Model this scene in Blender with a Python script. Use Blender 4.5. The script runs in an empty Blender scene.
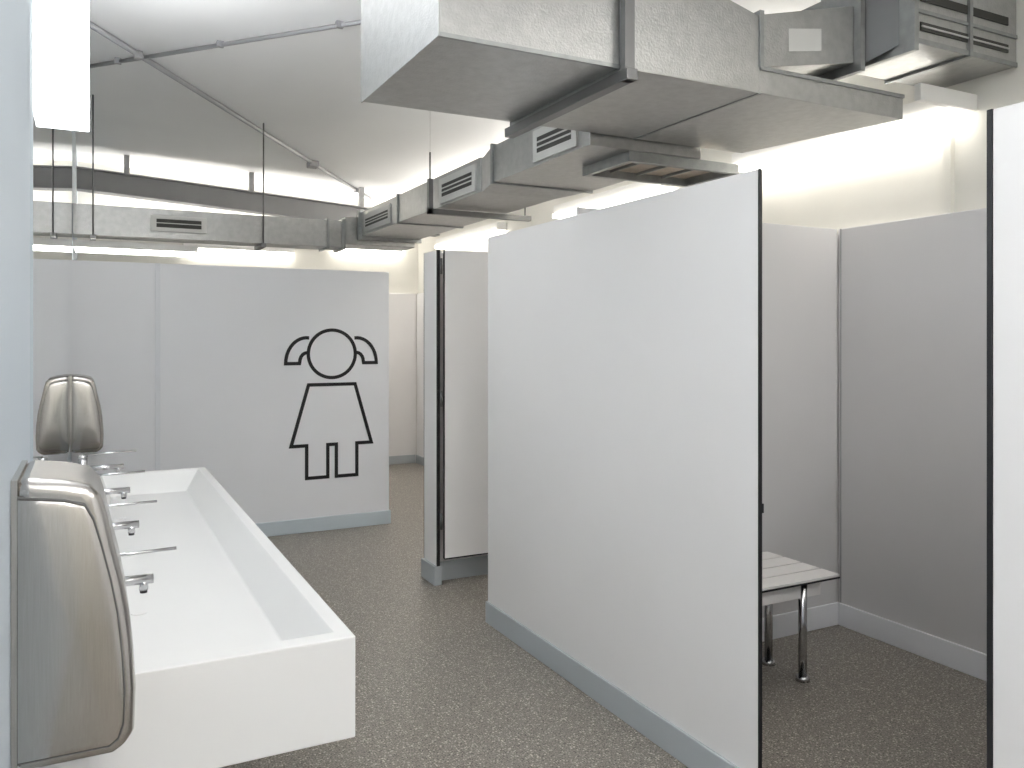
import bpy, bmesh, math
from mathutils import Vector
S=bpy.context.scene
S.view_settings.view_transform='Standard'
S.view_settings.exposure=0.12

# ---------------- materials ----------------
def mat(name,col,rough=.5,metal=0,bump=0,bscale=60,var=0,vscale=3,emit=None,estr=0):
    m=bpy.data.materials.new(name); m.use_nodes=True
    n=m.node_tree.nodes; l=m.node_tree.links; b=n['Principled BSDF']
    b.inputs['Base Color'].default_value=(*col,1); b.inputs['Roughness'].default_value=rough
    b.inputs['Metallic'].default_value=metal
    tc=n.new('ShaderNodeTexCoord')
    if var:
        t=n.new('ShaderNodeTexNoise'); t.inputs['Scale'].default_value=vscale; t.inputs['Detail'].default_value=4
        l.new(tc.outputs['Object'],t.inputs['Vector'])
        r=n.new('ShaderNodeValToRGB')
        r.color_ramp.elements[0].position=.3; r.color_ramp.elements[1].position=.7
        r.color_ramp.elements[0].color=tuple(max(0,c*(1-var)) for c in col)+(1,)
        r.color_ramp.elements[1].color=tuple(min(1,c*(1+var)) for c in col)+(1,)
        l.new(t.outputs['Fac'],r.inputs['Fac']); l.new(r.outputs['Color'],b.inputs['Base Color'])
    if bump:
        t2=n.new('ShaderNodeTexNoise'); t2.inputs['Scale'].default_value=bscale; t2.inputs['Detail'].default_value=3
        l.new(tc.outputs['Object'],t2.inputs['Vector'])
        bp=n.new('ShaderNodeBump'); bp.inputs['Strength'].default_value=bump; bp.inputs['Distance'].default_value=.01
        l.new(t2.outputs['Fac'],bp.inputs['Height']); l.new(bp.outputs['Normal'],b.inputs['Normal'])
    if emit:
        b.inputs['Emission Color'].default_value=(*emit,1); b.inputs['Emission Strength'].default_value=estr
    return m
M_lam=mat('laminate_white',(.87,.85,.84),.42,var=.01,vscale=2)
M_lamc=mat('laminate_cool',(.88,.89,.925),.45,var=.01,vscale=2)
M_strip=mat('joint_strip_white',(.82,.84,.88),.4,var=.01,vscale=2)
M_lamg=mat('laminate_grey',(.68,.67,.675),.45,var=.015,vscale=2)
M_wall=mat('paint_cream',(.78,.76,.70),.8,bump=.06,bscale=40,var=.02)
M_wallL=mat('paint_cool',(.50,.56,.62),.6,var=.01)
M_ceil=mat('ceiling_white',(.83,.83,.83),.8,var=.02,vscale=1)
M_base=mat('baseboard_grey',(.45,.48,.50),.5,var=.02)
M_basew=mat('baseboard_pale',(.58,.65,.70),.5,var=.02)
M_black=mat('black_edge',(.012,.012,.014),.5,var=.05)
M_pict=mat('black_vinyl',(.008,.008,.010),.5,var=.05)
M_solid=mat('solid_surface_white',(.82,.815,.805),.32,var=.008)
M_duct=mat('galvanised_duct',(.44,.44,.43),.33,metal=.72,bump=.16,bscale=110,var=.08,vscale=25)
M_duct2=mat('galvanised_dull',(.33,.34,.335),.38,metal=.65,bump=.1,bscale=60,var=.10,vscale=20)
M_steel=mat('strut_steel',(.20,.20,.20),.45,metal=.7,var=.1)
M_beam=mat('painted_beam',(.34,.34,.345),.6,var=.05)
M_cond=mat('conduit_grey',(.34,.34,.35),.5,metal=.3,var=.05)
M_chrome=mat('chrome',(.55,.55,.56),.16,metal=1,var=.02)
M_mirror=mat('mirror_glass',(.86,.90,.92),.0,metal=1)
M_grille=mat('grille_grey',(.60,.60,.58),.5,metal=.3,var=.03)
M_slot=mat('grille_dark',(.045,.045,.04),.7,var=.05)
M_rust=mat('collar_tan',(.55,.48,.39),.5,metal=.4,var=.15,vscale=12)
M_paper=mat('label_paper',(.62,.62,.60),.7,var=.03)
M_batt=mat('batten_body',(.82,.81,.78),.5,var=.01)
M_tube=mat('tube_diffuser',(1,1,1),.5,emit=(1,.965,.89),estr=8.0)
M_tubec=mat('tube_diffuser_cool',(1,1,1),.5,emit=(.95,.98,1),estr=5.0)

# brushed steel
M_brush=mat('brushed_steel',(.54,.525,.505),.24,metal=1)
n=M_brush.node_tree.nodes; l=M_brush.node_tree.links
tc=n.new('ShaderNodeTexCoord'); mp=n.new('ShaderNodeMapping'); mp.inputs['Scale'].default_value=(500,500,12)
tn=n.new('ShaderNodeTexNoise'); tn.inputs['Scale'].default_value=1.0
rr=n.new('ShaderNodeMapRange'); rr.inputs[3].default_value=.20; rr.inputs[4].default_value=.27
l.new(tc.outputs['Object'],mp.inputs[0]); l.new(mp.outputs[0],tn.inputs['Vector']); l.new(tn.outputs['Fac'],rr.inputs[0]); l.new(rr.outputs[0],n['Principled BSDF'].inputs['Roughness'])
cr=n.new('ShaderNodeValToRGB'); cr.color_ramp.elements[0].position=.3; cr.color_ramp.elements[0].color=(.50,.48,.455,1); cr.color_ramp.elements[1].position=.7; cr.color_ramp.elements[1].color=(.55,.53,.505,1)
l.new(tn.outputs['Fac'],cr.inputs[0]); l.new(cr.outputs[0],n['Principled BSDF'].inputs['Base Color'])

# terrazzo-like vinyl floor
M_floor=mat('floor_speckled',(.2,.19,.17),.36)
n=M_floor.node_tree.nodes; l=M_floor.node_tree.links; b=n['Principled BSDF']
tc=n.new('ShaderNodeTexCoord')
def vor(scale,thr,soft,keep=.62):
    v=n.new('ShaderNodeTexVoronoi'); v.inputs['Scale'].default_value=scale
    l.new(tc.outputs['Object'],v.inputs['Vector'])
    r=n.new('ShaderNodeValToRGB'); r.color_ramp.elements[0].position=thr; r.color_ramp.elements[0].color=(1,1,1,1)
    r.color_ramp.elements[1].position=thr+soft; r.color_ramp.elements[1].color=(0,0,0,1)
    l.new(v.outputs['Distance'],r.inputs['Fac'])
    s=n.new('ShaderNodeSeparateColor'); l.new(v.outputs['Color'],s.inputs[0])
    g=n.new('ShaderNodeMath'); g.operation='GREATER_THAN'; g.inputs[1].default_value=keep; l.new(s.outputs[0],g.inputs[0])
    mu=n.new('ShaderNodeMath'); mu.operation='MULTIPLY'; l.new(r.outputs['Color'],mu.inputs[0]); l.new(g.outputs[0],mu.inputs[1])
    return mu.outputs[0]
ns=n.new('ShaderNodeTexNoise'); ns.inputs['Scale'].default_value=160; ns.inputs['Detail'].default_value=4; l.new(tc.outputs['Object'],ns.inputs['Vector'])
r0=n.new('ShaderNodeValToRGB'); r0.color_ramp.elements[0].position=.40; r0.color_ramp.elements[0].color=(.150,.132,.113,1)
r0.color_ramp.elements[1].position=.60; r0.color_ramp.elements[1].color=(.330,.300,.262,1); l.new(ns.outputs['Fac'],r0.inputs['Fac'])
def mix(a,fac,col):
    m=n.new('ShaderNodeMix'); m.data_type='RGBA'; l.new(fac,m.inputs[0]); l.new(a,m.inputs[6]); m.inputs[7].default_value=(*col,1); return m.outputs[2]
o=mix(r0.outputs['Color'],vor(105,.30,.14),(.52,.48,.42))
o=mix(o,vor(115,.28,.12),(.06,.052,.044))
o=mix(o,vor(62,.20,.07,.72),(.66,.62,.55))
l.new(o,b.inputs['Base Color'])

# ---------------- helpers ----------------
def grp(name,loc=(0,0,0)):
    e=bpy.data.objects.new(name,None); S.collection.objects.link(e); e.location=loc; e.empty_display_size=.1; return e
def setp(o,p):
    if p:
        o.parent=p
        o.location=Vector(o.location)-Vector(p.location)
def mk(name,verts,faces,m,p=None,bev=0,seg=2,smooth=False):
    c=sum((Vector(v) for v in verts),Vector())/len(verts)
    me=bpy.data.meshes.new(name); me.from_pydata([tuple(Vector(v)-c) for v in verts],[],faces)
    bm=bmesh.new(); bm.from_mesh(me); bmesh.ops.recalc_face_normals(bm,faces=bm.faces); bm.to_mesh(me); bm.free()
    me.materials.append(m); o=bpy.data.objects.new(name,me); S.collection.objects.link(o); o.location=c
    if bev:
        bv=o.modifiers.new('bevel','BEVEL'); bv.width=bev; bv.segments=seg; bv.limit_method='ANGLE'; bv.angle_limit=math.radians(35)
    if smooth:
        for f in me.polygons: f.use_smooth=True
    setp(o,p); return o
def box(name,x0,x1,y0,y1,z0,z1,m,p=None,bev=0,seg=2):
    v=[(x,y,z) for x in(x0,x1) for y in(y0,y1) for z in(z0,z1)]
    f=[(0,1,3,2),(4,6,7,5),(0,4,5,1),(2,3,7,6),(0,2,6,4),(1,5,7,3)]
    return mk(name,v,f,m,p,bev,seg)
def hexa(name,v8,m,p=None,bev=0):
    f=[(0,1,2,3),(4,5,6,7),(0,1,5,4),(1,2,6,5),(2,3,7,6),(3,0,4,7)]
    return mk(name,v8,f,m,p,bev)
def prismY(name,poly,y0,y1,m,p=None,bev=0,seg=3,smooth=False):
    k=len(poly); v=[(x,y0,z) for x,z in poly]+[(x,y1,z) for x,z in poly]
    f=[tuple(range(k)),tuple(range(2*k-1,k-1,-1))]+[(i,(i+1)%k,k+(i+1)%k,k+i) for i in range(k)]
    return mk(name,v,f,m,p,bev,seg,smooth)
def dome(name,poly,y0,s,m,p):
    # softly crowned cover plate on the side of a casing; s=-1/+1 direction in Y
    k=len(poly); cx=sum(a for a,b in poly)/k; czz=sum(b for a,b in poly)/k
    V=[];F=[]
    rings=((1.0,0.0),(.985,.0022),(.95,.0036),(.85,.0056),(.65,.0085),(.4,.0105))
    for sc,h in rings:
        for a,b in poly: V.append((cx+(a-cx)*sc,y0+s*h,czz+(b-czz)*sc))
    V.append((cx,y0+s*.0115,czz)); c=len(V)-1
    for r in range(len(rings)-1):
        for i in range(k): F.append((r*k+i,r*k+(i+1)%k,(r+1)*k+(i+1)%k,(r+1)*k+i))
    r=len(rings)-1
    for i in range(k): F.append((r*k+i,r*k+(i+1)%k,c))
    F.append(tuple(range(k)))
    o=mk(name,V,F,m,p,smooth=True)
    return o
def cyl(name,a,b,r,m,p=None,seg=20,r2=None):
    a=Vector(a);b=Vector(b); d=(b-a); q=d.to_track_quat('Z','Y'); r2=r if r2 is None else r2
    v=[];f=[]
    for i in range(seg):
        t=2*math.pi*i/seg; v.append(a+q@Vector((r*math.cos(t),r*math.sin(t),0)))
    for i in range(seg):
        t=2*math.pi*i/seg; v.append(b+q@Vector((r2*math.cos(t),r2*math.sin(t),0)))
    f=[tuple(range(seg)),tuple(range(2*seg-1,seg-1,-1))]+[(i,(i+1)%seg,seg+(i+1)%seg,seg+i) for i in range(seg)]
    o=mk(name,v,f,m,p)
    for pl in o.data.polygons:
        if len(pl.vertices)==4: pl.use_smooth=True
    return o
def stroke(name,pts,w,y,m,p,closed=True,th=.003):
    k=len(pts); L=[];R=[]
    P=[Vector(q) for q in pts]
    for i in range(k):
        a=P[i-1] if (closed or i>0) else None; c=P[(i+1)%k] if (closed or i<k-1) else None
        d1=(P[i]-a).normalized() if a is not None else (c-P[i]).normalized()
        d2=(c-P[i]).normalized() if c is not None else d1
        n1=Vector((-d1.y,d1.x)); n2=Vector((-d2.y,d2.x)); mm=(n1+n2).normalized(); s=w/2/max(.35,mm.dot(n1))
        L.append(P[i]+mm*s); R.append(P[i]-mm*s)
    v=[];f=[]
    for q in L+R: v.append((q.x,y,q.y))
    for q in L+R: v.append((q.x,y-th,q.y))
    K=2*k
    for i in range(k if closed else k-1):
        j=(i+1)%k
        f+=[(i,j,k+j,k+i),(K+i,K+k+i,K+k+j,K+j),(i,K+i,K+j,j),(k+i,k+j,K+k+j,K+k+i)]
    return mk(name,v,f,m,p)
def area(g,loc,sx,sy,W,up=False,col=(1,.985,.96)):
    li=bpy.data.lights.new('lamp','AREA'); li.shape='RECTANGLE'; li.size=sx; li.size_y=sy; li.energy=W; li.color=col
    o=bpy.data.objects.new('lamp',li); S.collection.objects.link(o); o.location=loc
    if up: o.rotation_euler=(math.pi,0,0)
    setp(o,g)

cz=lambda x:3.385-.05*x
XL=-.118; XR=3.65; YB=9.66; YF=-2.5
# ---------------- shell ----------------
box('floor',XL-.12,XR+.12,YF-.12,YB+.12,-.1,0,M_floor)
hexa('ceiling',[(XL-.12,YF-.12,cz(XL-.12)),(XR+.12,YF-.12,cz(XR+.12)),(XR+.12,YB+.12,cz(XR+.12)),(XL-.12,YB+.12,cz(XL-.12)),
  (XL-.12,YF-.12,3.55),(XR+.12,YF-.12,3.55),(XR+.12,YB+.12,3.55),(XL-.12,YB+.12,3.55)],M_ceil)
box('wall_left',XL-.12,XL,YF,YB,0,cz(XL),M_wallL)
box('wall_right',XR,XR+.12,YF,YB,0,cz(XR),M_wall)
prismY('wall_back',[(XL,0),(XR,0),(XR,cz(XR)),(XL,cz(XL))],YB,YB+.12,M_wall)
prismY('wall_front',[(XL,0),(XR,0),(XR,cz(XR)),(XL,cz(XL))],YF-.12,YF,M_wall)

# mirror
box('wall_mirror',XL,XL+.006,2.10,6.55,.88,2.95,M_mirror)

# ---------------- partitions ----------------
def panel(name,x0,x1,y0,y1,z0,z1,m,p=None): return box(name,x0,x1,y0,y1,z0,z1,m,p,.0015,1)
g=grp('cubicle_front_partition',(1.94,3.0,0))
panel('panel',1.931,1.944,2.005,4.04,0.0,2.10,M_lam,g)
box('edge_near',1.9312,1.9438,1.999,2.005,0,2.1002,M_black,g)
box('edge_far',1.933,1.944,4.04,4.043,0,2.10,M_black,g)
box('latch_keep',1.9445,1.952,2.0,2.02,.98,1.01,M_black,g)
box('baseboard_partition',1.917,1.931,2.0,4.045,0,.115,M_base,None,.004)
g=grp('cubicle_front_partition',(1.94,0,0))
panel('panel',1.931,1.949,-2.49,1.225,0,2.10,M_lam,g)
box('edge',1.928,1.951,1.225,1.238,0,2.101,M_black,g)
box('baseboard_partition',1.917,1.931,-2.49,1.225,0,.115,M_base,None,.004)
# cubicle dividers
g=grp('cubicle_divider',(2.7,3.15,0))
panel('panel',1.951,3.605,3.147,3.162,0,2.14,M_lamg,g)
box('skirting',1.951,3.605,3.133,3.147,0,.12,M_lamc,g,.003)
g=grp('cubicle_divider',(2.7,4.9,0))
panel('panel',1.951,3.605,4.875,4.89,0,2.10,M_lam,g)
box('skirting',1.951,3.605,4.86,4.875,0,.12,M_base,g,.003)
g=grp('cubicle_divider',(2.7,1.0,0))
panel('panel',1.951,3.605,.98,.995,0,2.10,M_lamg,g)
# wall cladding
g=grp('wall_cladding_right',(3.63,4,0))
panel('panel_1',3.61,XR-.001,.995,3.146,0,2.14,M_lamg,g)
panel('panel_2',3.61,XR-.001,3.163,4.874,0,2.12,M_lam,g)
panel('panel_3',3.61,XR-.001,4.891,7.2,0,2.10,M_lam,g)
panel('panel_4',3.61,XR-.001,7.205,9.61,0,2.10,M_lam,g)
box('cladding_joint',3.607,3.61,3.126,3.131,.12,2.14,M_beam,g)
box('baseboard_right',3.594,3.609,.996,3.132,0,.12,M_lamc,None,.003)
box('baseboard_right',3.594,3.609,4.89,9.60,0,.10,M_base,None,.003)
g=grp('wall_cladding_back',(2.9,9.64,0))
panel('panel',2.23,3.609,9.62,YB-.001,0,2.10,M_lam,g)
box('baseboard_back',2.24,3.59,9.605,9.62,0,.10,M_base)
# pier panel
g=grp('cubicle_pier',(1.94,4.9,0))
panel('panel',1.931,1.95,4.785,5.00,0,2.10,M_lam,g)
box('edge_near',1.930,1.951,4.778,4.785,0.12,2.10,M_black,g)
box('edge_far',1.930,1.951,5.0,5.004,0,2.10,M_black,g)
for i,z in enumerate((1.95,1.12,.35)):
    cyl('hinge_%d'%(i+1),(1.957,4.770,z),(1.957,4.770,z+.10),.007,M_steel,g)
box('baseboard_pier',1.912,1.965,4.776,5.01,0,.12,M_base,None,.004)
# open door
g=grp('cubicle_door',(2.3,4.75,0))
panel('leaf',1.972,2.70,4.750,4.763,.17,2.10,M_lam,g)
box('leaf_edge',1.967,1.972,4.7495,4.764,.17,2.10,M_black,g)
box('leaf_bottom_edge',1.972,2.70,4.7495,4.764,.164,.172,M_black,g)
cyl('knob',(2.62,4.749,1.02),(2.62,4.72,1.02),.018,M_chrome,g)

# pictogram wall
g=grp('partition_wall_far',(1,6.6,0))
panel('panel_1',XL+.001,.44,6.566,6.60,0,2.10,M_lamc,g)
panel('panel_2',.447,2.222,6.566,6.60,0,2.10,M_lamc,g)
box('joint_strip',.425,.462,6.558,6.566,.113,2.10,M_strip,g,.002)
panel('return_panel',2.19,2.222,6.60,9.60,0,2.10,M_lamc,g)
box('baseboard_far',XL+.002,2.235,6.553,6.566,0,.112,M_basew,None,.004)
box('baseboard_far',2.222,2.235,6.567,9.60,0,.112,M_basew,None,.004)

g=grp('girl_pictogram',(1.741,6.56,1.1))
cx=1.741; hz=1.422; yy=6.5655; w=.027
stroke('head',[(cx+.192*math.cos(a*math.pi/32),hz+.192*math.sin(a*math.pi/32)) for a in range(64)],w,yy,M_pict,g)
for sgn,nm in((-1,'pigtail_left'),(1,'pigtail_right')):
    pts=[]
    ccx,ccz=.205,-.075
    for i in range(13):
        a=math.pi/2*(1-i/12)+.12*(1-i/12)
        pts.append((ccx+.165*math.cos(a)+0,ccz+.205*math.sin(a)))
    pts.append((.262,ccz))
    for i in range(6):
        a=math.pi/2*(i/5); pts.append((ccx+.057*math.cos(a)-.002,ccz+.01+.075*math.sin(a)))
    pts=[(cx+sgn*px,hz+pz) for px,pz in pts]
    stroke(nm,pts,w,yy-.0004,M_pict,g,closed=False)
pd=[(-.19,1.175),(-.328,.69),(-.205,.69),(-.205,.43),(-.035,.43),(-.035,.69),(.035,.69),(.035,.43),(.205,.43),(.205,.69),(.328,.69),(.19,1.175)]
stroke('dress_and_legs',[(cx+a,b) for a,b in pd],w,yy,M_pict,g)

# ---------------- bench ----------------
g=grp('slatted_bench',(2.5,2.9,0))
bx0,bx1,by0,by1=1.99,3.067,2.665,3.118
ns=4; gap=.012; wd=(by1-by0-gap*(ns-1))/ns
for i in range(ns):
    y=by0+i*(wd+gap)
    box('slat_%d'%(i+1),bx0,bx1,y,y+wd,.452,.464,M_lam,g,.001,1)
    box('slat_core_%d'%(i+1),bx0+.0,bx1+.0015,y-.0012,y+wd,.444,.4515,M_black,g)
box('slat_bearer',bx0+.05,bx1-.12,by0+.05,by1-.05,.436,.4435,M_black,g)
box('apron_front',bx0+.03,bx1-.09,by0+.03,by0+.045,.375,.444,M_lam,g)
box('apron_back',bx0+.03,bx1-.09,by1-.045,by1-.03,.375,.444,M_lam,g)
box('apron_side',bx1-.105,bx1-.09,by0+.045,by1-.045,.375,.444,M_lam,g)
box('apron_side_2',bx0+.03,bx0+.045,by0+.045,by1-.045,.375,.444,M_lam,g)
for i,(x,y) in enumerate(((2.87,2.70),(2.87,2.91),(2.08,2.70),(2.08,2.91))):
    cyl('leg_%d'%(i+1),(x,y,.02),(x,y,.444),.019,M_chrome,g)
    cyl('foot_%d'%(i+1),(x,y,0),(x,y,.022),.032,M_chrome,g,r2=.027)

# ---------------- wash trough ----------------
g=grp('trough_washbasin',(.2,3.3,.8))
x0,x1,y0,y1=XL+.001,.555,1.88,4.72; zt,zb=.85,.612
ix0,ix1,iy0,iy1=.05,.515,1.93,4.67
jx0,jx1,jy0,jy1=.09,.445,2.05,4.56; zf=.755
V=[(x0,y0,zb),(x1,y0,zb),(x1,y1,zb),(x0,y1,zb),(x0,y0,zt),(x1,y0,zt),(x1,y1,zt),(x0,y1,zt),
   (ix0,iy0,zt),(ix1,iy0,zt),(ix1,iy1,zt),(ix0,iy1,zt),(jx0,jy0,zf),(jx1,jy0,zf),(jx1,jy1,zf),(jx0,jy1,zf)]
F=[(0,1,2,3),(0,1,5,4),(1,2,6,5),(2,3,7,6),(3,0,4,7)]
for a,b in((4,8),(8,12)):
    for i in range(4): F.append((a+i,a+(i+1)%4,b+(i+1)%4,b+i))
F.append((12,13,14,15))
mk('trough',V,F,M_solid,g,.004,2)
box('splashback',x0,XL+.012,y0,y1,.85,.879,M_solid,g)
for i,y in enumerate((2.6,3.3,4.0)):
    cyl('drain_%d'%(i+1),(.125,y,zf+.0005),(.125,y,zf+.003),.022,M_solid,g)
for i,y in enumerate((2.30,2.99,3.68,4.37)):
    t=grp('mixer_tap',(-.03,y,.85)); X=-.03
    cyl('base_flange',(X,y,.8515),(X,y,.858),.030,M_chrome,t)
    cyl('body',(X,y,.858),(X,y,.975),.021,M_chrome,t)
    cyl('cap',(X,y,.977),(X,y,.995),.021,M_chrome,t)
    cyl('spout',(X,y,.932),(.145,y,.932),.0125,M_chrome,t)
    cyl('nozzle',(.122,y,.932),(.122,y,.905),.011,M_chrome,t)
    cyl('aerator',(.122,y,.906),(.122,y,.898),.009,M_black,t)
    cyl('lever',(X,y,.999),(.20,y,1.003),.0042,M_chrome,t,12)

# ---------------- hand dryers ----------------
def dryer(y0,xw):
    g=grp('hand_dryer',(xw,y0+.13,1.05)); y1=y0+.27
    o=xw-(-.118)
    pr=[(-.112,.820),(.035,.820),(.058,.830),(.070,.855),(.0725,.93),(.069,1.0),(.062,1.07),(.051,1.13),(.037,1.19),(.027,1.24),(.017,1.275),(-.000,1.295),(-.04,1.306),(-.112,1.316)]
    pr=[(a+o,b) for a,b in pr]
    ob=prismY('shell',pr,y0,y1,M_brush,g,.022,5,False)
    for f in ob.data.polygons: f.use_smooth=True
    wn=ob.modifiers.new('wn','WEIGHTED_NORMAL'); wn.keep_sharp=False
    box('wall_plate',xw+.0005,xw+.010,y0+.006,y1-.006,.828,1.312,M_brush,g)
    ps=[(-.108,.838),(.030,.838),(.045,.848),(.0535,.873),(.0555,.93),(.0515,1.0),(.0445,1.07),(.0335,1.13),(.0195,1.19),(.0065,1.24),(-.0075,1.266),(-.04,1.276),(-.108,1.285)]
    ps=[(a+o,b) for a,b in ps]
    prismY('side_gasket',ps,y0-.0006,y1+.0006,M_steel,g)
    ps2=[(-.108,.840),(-.06,.840),(-.01,.840),(.030,.840),(.0435,.850),(.0515,.874),(.0533,.90),(.0535,.93),(.0495,1.0),(.0425,1.07),(.0315,1.13),(.0175,1.19),(.0045,1.238),(-.009,1.263),(-.04,1.273),(-.075,1.278),(-.108,1.282),(-.108,1.2),(-.108,1.1),(-.108,1.0),(-.108,.92)]
    ps2=[(a+o,b) for a,b in ps2]
    dome('side_cover_near',ps2,y0-.0008,-1,M_brush,g)
    dome('side_cover_far',ps2,y1+.0008,1,M_brush,g)
    box('air_outlet',xw+.06,xw+.15,y0+.05,y1-.05,.814,.8215,M_slot,g)
    return g
dryer(1.59,XL)
dryer(5.88,XL+.006)

# ---------------- luminaires ----------------
def batten_y(x0,x1,y0,y1,z,m=M_tube,nm='batten_light'):
    g=grp(nm,((x0+x1)/2,(y0+y1)/2,z))
    box('body',x0+.02,x1,y0,y1,z+.035,z+.11,M_batt,g,.003)
    box('diffuser',x0,x1,y0+.015,y1-.015,z,z+.034,m,g,.006)
    return g
def batten_x(x0,x1,y0,y1,z,m=M_tube,nm='batten_light'):
    g=grp(nm,((x0+x1)/2,(y0+y1)/2,z))
    box('body',x0,x1,y0,y1,z+.035,z+.09,M_batt,g,.003)
    box('diffuser',x0+.015,x1-.015,y0,y1,z,z+.034,m,g,.006)
    return g
e=XR-.002
g=batten_y(3.50,e,2.42,3.88,2.575)
box('end_bracket',3.25,e,2.385,2.418,2.60,2.675,M_batt,g,.003)
batten_y(3.52,e,4.6,6.1,2.575)
batten_y(3.52,e,7.2,8.8,2.575)
batten_y(3.52,e,-.6,.9,2.575)
batten_x(2.55,3.45,YB-.10,YB-.002,2.60)
# mirror light
g=grp('mirror_light',(-.05,3.3,2.55))
box('body',XL+.007,-.006,1.9,4.42,2.63,2.67,M_batt,g,.003)
box('diffuser',XL+.007,-.002,1.905,4.415,2.535,2.629,M_tubec,g,.004)
area(g,(-.055,3.16,2.674),.08,2.4,42,True,(.97,.985,1))  # upward lamp added on top of the fixture to brighten the ceiling
# unseen fill lights added behind the camera, built like suspended direct/indirect luminaires
def pend_fill(x,y,L,W,down,up):
    z=2.9; g=grp('pendant_fill_light',(x,y,z))
    box('body',x-W/2,x+W/2,y-L/2,y+L/2,z,z+.06,M_batt,g,.003)
    for i,dy in enumerate((-L/2+.1,L/2-.1)): cyl('suspension_%d'%i,(x,y+dy,z+.06),(x,y+dy,cz(x)-.001),.003,M_steel,g,8)
    area(g,(x,y,z-.004),W-.03,L-.03,down,False)
    area(g,(x,y,z+.064),W-.03,L-.03,up,True)
pend_fill(.9,-.7,2.0,.25,26,84)
pend_fill(2.8,-.3,2.0,.25,10,28)

# ---------------- ducts ----------------
def rod(nm,x,y,z0,g,r=.005): cyl(nm,(x,y,z0),(x,y,cz(x)-.001),r,M_steel,g,10)
g=grp('main_air_duct',(2,2.8,2.6))
box('trunk',.975,1.655,2.39,3.21,2.50,2.96,M_duct,g,.004)
box('trunk_corner_angle_1',.971,1.655,2.386,2.40,2.496,2.51,M_duct2,g)
box('trunk_end_cap_lip',.969,.975,2.386,3.214,2.496,2.965,M_duct,g,.002)
box('flange_1',1.655,1.675,2.375,3.225,2.485,2.975,M_duct2,g)
hexa('taper',[(1.675,2.39,2.5),(2.31,2.39,2.5),(2.31,3.21,2.5),(1.675,3.21,2.5),(1.675,2.39,2.95),(2.31,2.39,2.80),(2.31,3.21,2.80),(1.675,3.21,2.95)],M_duct,g,.003)
hexa('flat_tail',[(2.31,2.39,2.5),(3.14,2.39,2.5),(2.98,3.21,2.5),(2.31,3.21,2.5),(2.31,2.39,2.597),(3.14,2.39,2.597),(2.98,3.21,2.597),(2.31,3.21,2.597)],M_duct,g,.003)
box('underside_seam',2.303,2.317,2.388,3.212,2.496,2.5,M_duct2,g)
box('tail_lip',2.31,3.14,2.382,2.39,2.59,2.605,M_duct2,g)
box('flange_2',2.305,2.325,2.38,3.0,2.60,2.82,M_duct2,g)
hexa('branch',[(2.325,2.395,2.605),(2.84,2.395,2.70),(2.84,2.80,2.70),(2.325,2.85,2.605),(2.325,2.395,2.81),(2.84,2.395,2.94),(2.84,2.80,2.94),(2.325,2.85,2.81)],M_duct,g,.003)
hexa('label',[(2.47,2.394,2.69),(2.65,2.394,2.72),(2.65,2.3945,2.72),(2.47,2.3945,2.69),(2.47,2.394,2.78),(2.65,2.394,2.81),(2.65,2.3945,2.81),(2.47,2.3945,2.78)],M_paper,g)
box('branch_flange_1',2.84,2.865,2.36,2.84,2.66,3.02,M_duct2,g)
hexa('twist_piece',[(2.865,2.38,2.69),(2.92,2.24,2.74),(2.92,2.60,2.74),(2.865,2.80,2.69),(2.865,2.38,2.98),(2.92,2.24,3.03),(2.92,2.60,3.03),(2.865,2.80,2.98)],M_steel,g)
box('branch_flange_2',2.92,2.945,2.17,2.64,2.70,3.08,M_duct2,g)
box('side_run',2.945,XR-.004,2.205,2.60,2.75,3.05,M_duct,g,.003)
box('run_seam_1',2.945,XR-.01,2.197,2.205,2.745,2.765,M_duct2,g)
box('run_slot',3.0,3.58,2.2,2.2055,2.80,2.835,M_slot,g)
box('run_slot_vane',3.0,3.58,2.195,2.2,2.814,2.82,M_grille,g)
box('run_seam_2',2.945,XR-.01,2.197,2.205,2.87,2.885,M_duct2,g)
box('run_slot_2',3.0,3.58,2.2,2.2055,2.92,2.955,M_slot,g)
box('run_stiffener',3.30,3.32,2.19,2.61,2.738,3.06,M_duct2,g)
box('strut',1.645,1.690,2.33,3.27,2.445,2.484,M_steel,g,.002)
box('strut_upright',1.648,1.688,2.345,2.374,2.445,3.1,M_steel,g)
rod('hanger_rod_1',1.668,2.36,3.0,g,.006); rod('hanger_rod_2',1.668,3.25,2.445,g,.006)
rod('hanger_rod_5',3.1,2.4,3.04,g,.006)

def grilleX(x,y0,y1,z0,z1,g,k):
    box('grille_frame_%d'%k,x-.014,x,y0,y1,z0,z1,M_grille,g,.002)
    box('grille_recess_%d'%k,x-.0145,x-.0139,y0+.045,y1-.045,z0+.042,z1-.042,M_slot,g)
    n=2
    for i in range(n):
        z=z0+.042+(z1-z0-.084)*(i+1)/(n+1)
        box('grille_blade_%d_%d'%(k,i),x-.018,x-.0144,y0+.045,y1-.045,z-.004,z+.004,M_grille,g)
g=grp('supply_air_duct',(2.4,5,2.5))
box('run_near',2.07,2.73,3.23,4.25,2.45,2.66,M_duct,g,.003)
box('flange_1',2.055,2.745,4.25,4.27,2.44,2.67,M_duct2,g)
hexa('reducer',[(2.07,4.27,2.45),(2.73,4.27,2.45),(2.62,4.48,2.43),(2.10,4.48,2.43),(2.07,4.27,2.66),(2.73,4.27,2.66),(2.62,4.48,2.63),(2.10,4.48,2.63)],M_duct,g)
box('run_far',2.09,2.62,4.48,6.90,2.43,2.64,M_duct,g,.003)
box('flange_2',2.08,2.63,5.95,5.98,2.42,2.65,M_duct2,g)
box('flange_3',2.06,2.64,6.90,6.935,2.40,2.66,M_duct2,g)
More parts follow.
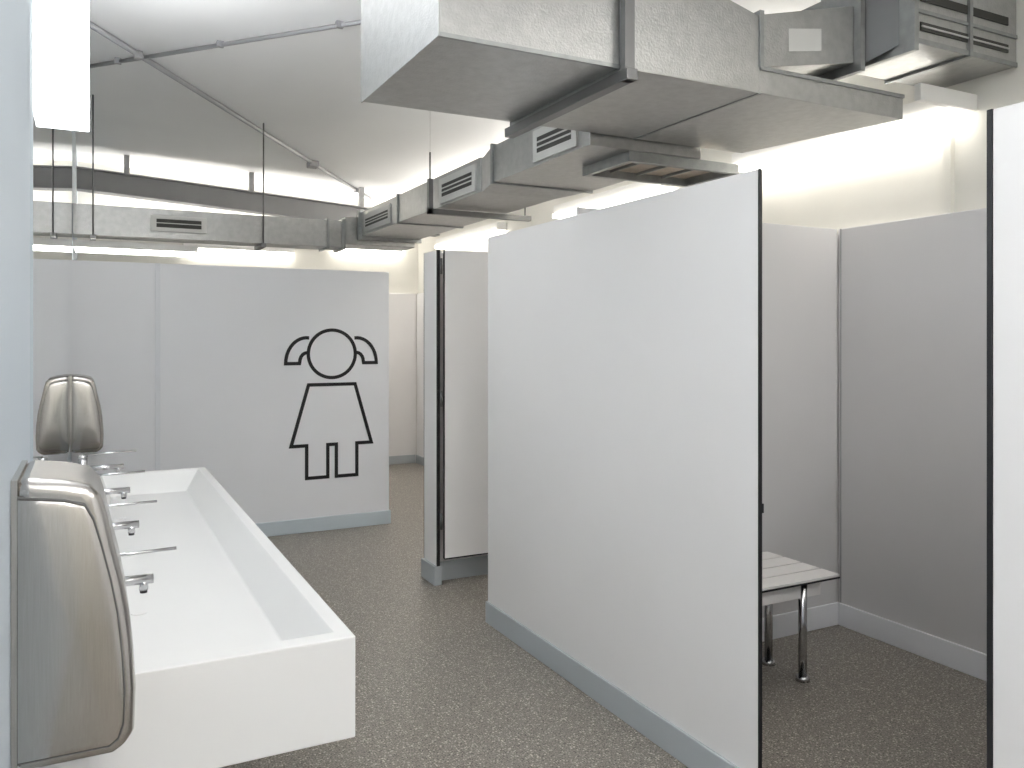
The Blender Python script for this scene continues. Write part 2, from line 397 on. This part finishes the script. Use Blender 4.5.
grilleX(2.07,3.33,3.76,2.465,2.63,g,1)
grilleX(2.09,4.53,5.10,2.445,2.61,g,2)
grilleX(2.09,6.12,6.80,2.45,2.60,g,3)
box('strut',2.02,2.80,5.14,5.18,2.385,2.42,M_steel,g)
box('strut_upright',2.02,2.05,5.14,5.18,2.385,2.62,M_steel,g)
cyl('hanger_rod_1',(2.035,5.16,2.6),(2.035,5.16,2.80),.006,M_steel,g,10)
cyl('hanger_wire_1',(2.035,5.16,2.79),(2.035,5.16,cz(2.035)-.001),.0018,M_grille,g,8); rod('hanger_rod_2',2.76,5.16,2.4,g)
box('collar_frame_1',2.30,2.99,3.24,3.27,2.40,2.449,M_duct2,g)
box('collar_frame_2',2.30,2.99,3.63,3.66,2.40,2.449,M_duct2,g)
box('collar_frame_3',2.96,2.99,3.27,3.63,2.40,2.449,M_duct2,g)
box('collar_frame_4',2.30,2.33,3.27,3.63,2.40,2.449,M_duct2,g)
box('collar_damper',2.33,2.96,3.27,3.63,2.440,2.449,M_rust,g)
for i in range(3): box('collar_bolt_bar_%d'%i,2.45+i*.17,2.462+i*.17,3.27,3.63,2.425,2.44,M_duct2,g)

g=grp('cross_air_duct',(1,7,2.4))
box('run',XL+.002,1.93,6.96,7.22,2.33,2.56,M_duct,g,.003)
box('elbow',1.96,2.60,6.96,7.30,2.36,2.60,M_duct,g,.01)
box('flange_1',1.93,1.96,6.945,7.235,2.315,2.575,M_duct2,g)
box('flange_2',1.80,1.82,6.945,7.235,2.315,2.575,M_duct2,g)
box('grille_frame',.42,.83,6.945,6.96,2.385,2.51,M_grille,g,.002)
box('grille_recess',.46,.79,6.943,6.945,2.415,2.48,M_slot,g)
for i in range(1): box('grille_blade_%d'%i,.46,.79,6.94,6.943,2.445,2.452,M_grille,g)
for i,x in enumerate((.02,1.27)):
    rod('hanger_rod_%d'%i,x,6.94,2.31,g,.006)
    box('hanger_bar_%d'%i,x-.02,x+.02,6.93,7.25,2.30,2.33,M_steel,g)
batten_x(XL+.002,.78,7.08,7.16,2.21)
batten_x(.9,2.1,YB-.10,YB-.002,2.5)
g=grp('ceiling_fill_uplight',(1.7,9.6,2.76)); box('trough',.0,3.4,YB-.10,YB-.002,2.74,2.79,M_batt,g); area(g,(1.7,YB-.05,2.796),3.3,.07,30,True,(1,.97,.92))  # unseen uplight added for the ceiling glow behind the beam

# beam at back
g=grp('steel_roof_beam',(1.7,9.2,3.1))
def beam(nm,dz0,dz1,y0,y1):
    a=XL+.002;b=XR-.002
    hexa(nm,[(a,y0,cz(XL)-dz0),(b,y0,cz(XR)-dz0-.05),(b,y1,cz(XR)-dz0-.05),(a,y1,cz(XL)-dz0),
             (a,y0,cz(XL)-dz1),(b,y0,cz(XR)-dz1-.05),(b,y1,cz(XR)-dz1-.05),(a,y1,cz(XL)-dz1)],M_beam,g)
beam('bottom_flange',.40,.385,8.94,9.10)
beam('web',.386,.20,9.00,9.04)
beam('top_flange',.20,.185,8.94,9.10)
for i,x in enumerate((.3,1.5,2.7)):
    box('purlin_cleat_%d'%i,x,x+.05,8.99,9.05,cz(x)-.24,cz(x)-.003,M_beam,g)

def cpt(x,y,dz=.02): return (x,y,cz(x)-dz)
g=grp('ceiling_bracing_rod',(1.3,7,3.3))
a=cpt(-.1,5.20); b=cpt(3.0,9.53)
cyl('rod',a,b,.018,M_cond,g)
t=.66; jx=-.1+3.1*t; jy=5.2+4.33*t
box('turnbuckle',jx-.05,jx+.05,jy-.06,jy+.06,cz(jx)-.065,cz(jx)-.004,M_cond,g,.01)
for i,t in enumerate((.12,.9)):
    jx=-.1+3.1*t; jy=5.2+4.33*t
    box('saddle_%d'%i,jx-.025,jx+.025,jy-.02,jy+.02,cz(jx)-.045,cz(jx)-.001,M_cond,g)
g=grp('ceiling_conduit',(.9,5,3.3))
cyl('pipe',cpt(XL+.02,6.29),cpt(2.6,2.76),.013,M_cond,g)
for i,t in enumerate((.1,.3,.5)):
    jx=XL+.01+2.7*t; jy=6.29-3.53*t
    box('saddle_%d'%i,jx-.02,jx+.02,jy-.015,jy+.015,cz(jx)-.036,cz(jx)-.001,M_cond,g)
box('trim_1',XR-.03,XR-.001,2.50,2.54,2.141,2.574,M_wall)

def fill_uplight(y0,y1,st,z=2.86):  # unseen uplights added above the ducts to lift the ceiling along the right wall
    g=grp('ceiling_fill_uplight',(3.6,(y0+y1)/2,z))
    box('trough',XR-.09,XR-.002,y0,y1,z,z+.05,M_batt,g,.003)
    area(g,(XR-.046,(y0+y1)/2,z+.056),.07,y1-y0-.04,st,True,(1,.97,.92))
fill_uplight(3.3,6.2,40); fill_uplight(6.5,9.3,30)

w=bpy.data.worlds.new('world'); S.world=w; w.use_nodes=True
w.node_tree.nodes['Background'].inputs[0].default_value=(.8,.85,.9,1); w.node_tree.nodes['Background'].inputs[1].default_value=.3

cd=bpy.data.cameras.new('camera'); co=bpy.data.objects.new('camera',cd); S.collection.objects.link(co)
co.location=(0,0,1.55); co.rotation_euler=(math.pi/2,0,-math.radians(27.23))
cd.sensor_width=36; cd.lens=820/1024*36; cd.shift_y=-46/1024; cd.clip_start=.02
S.camera=co
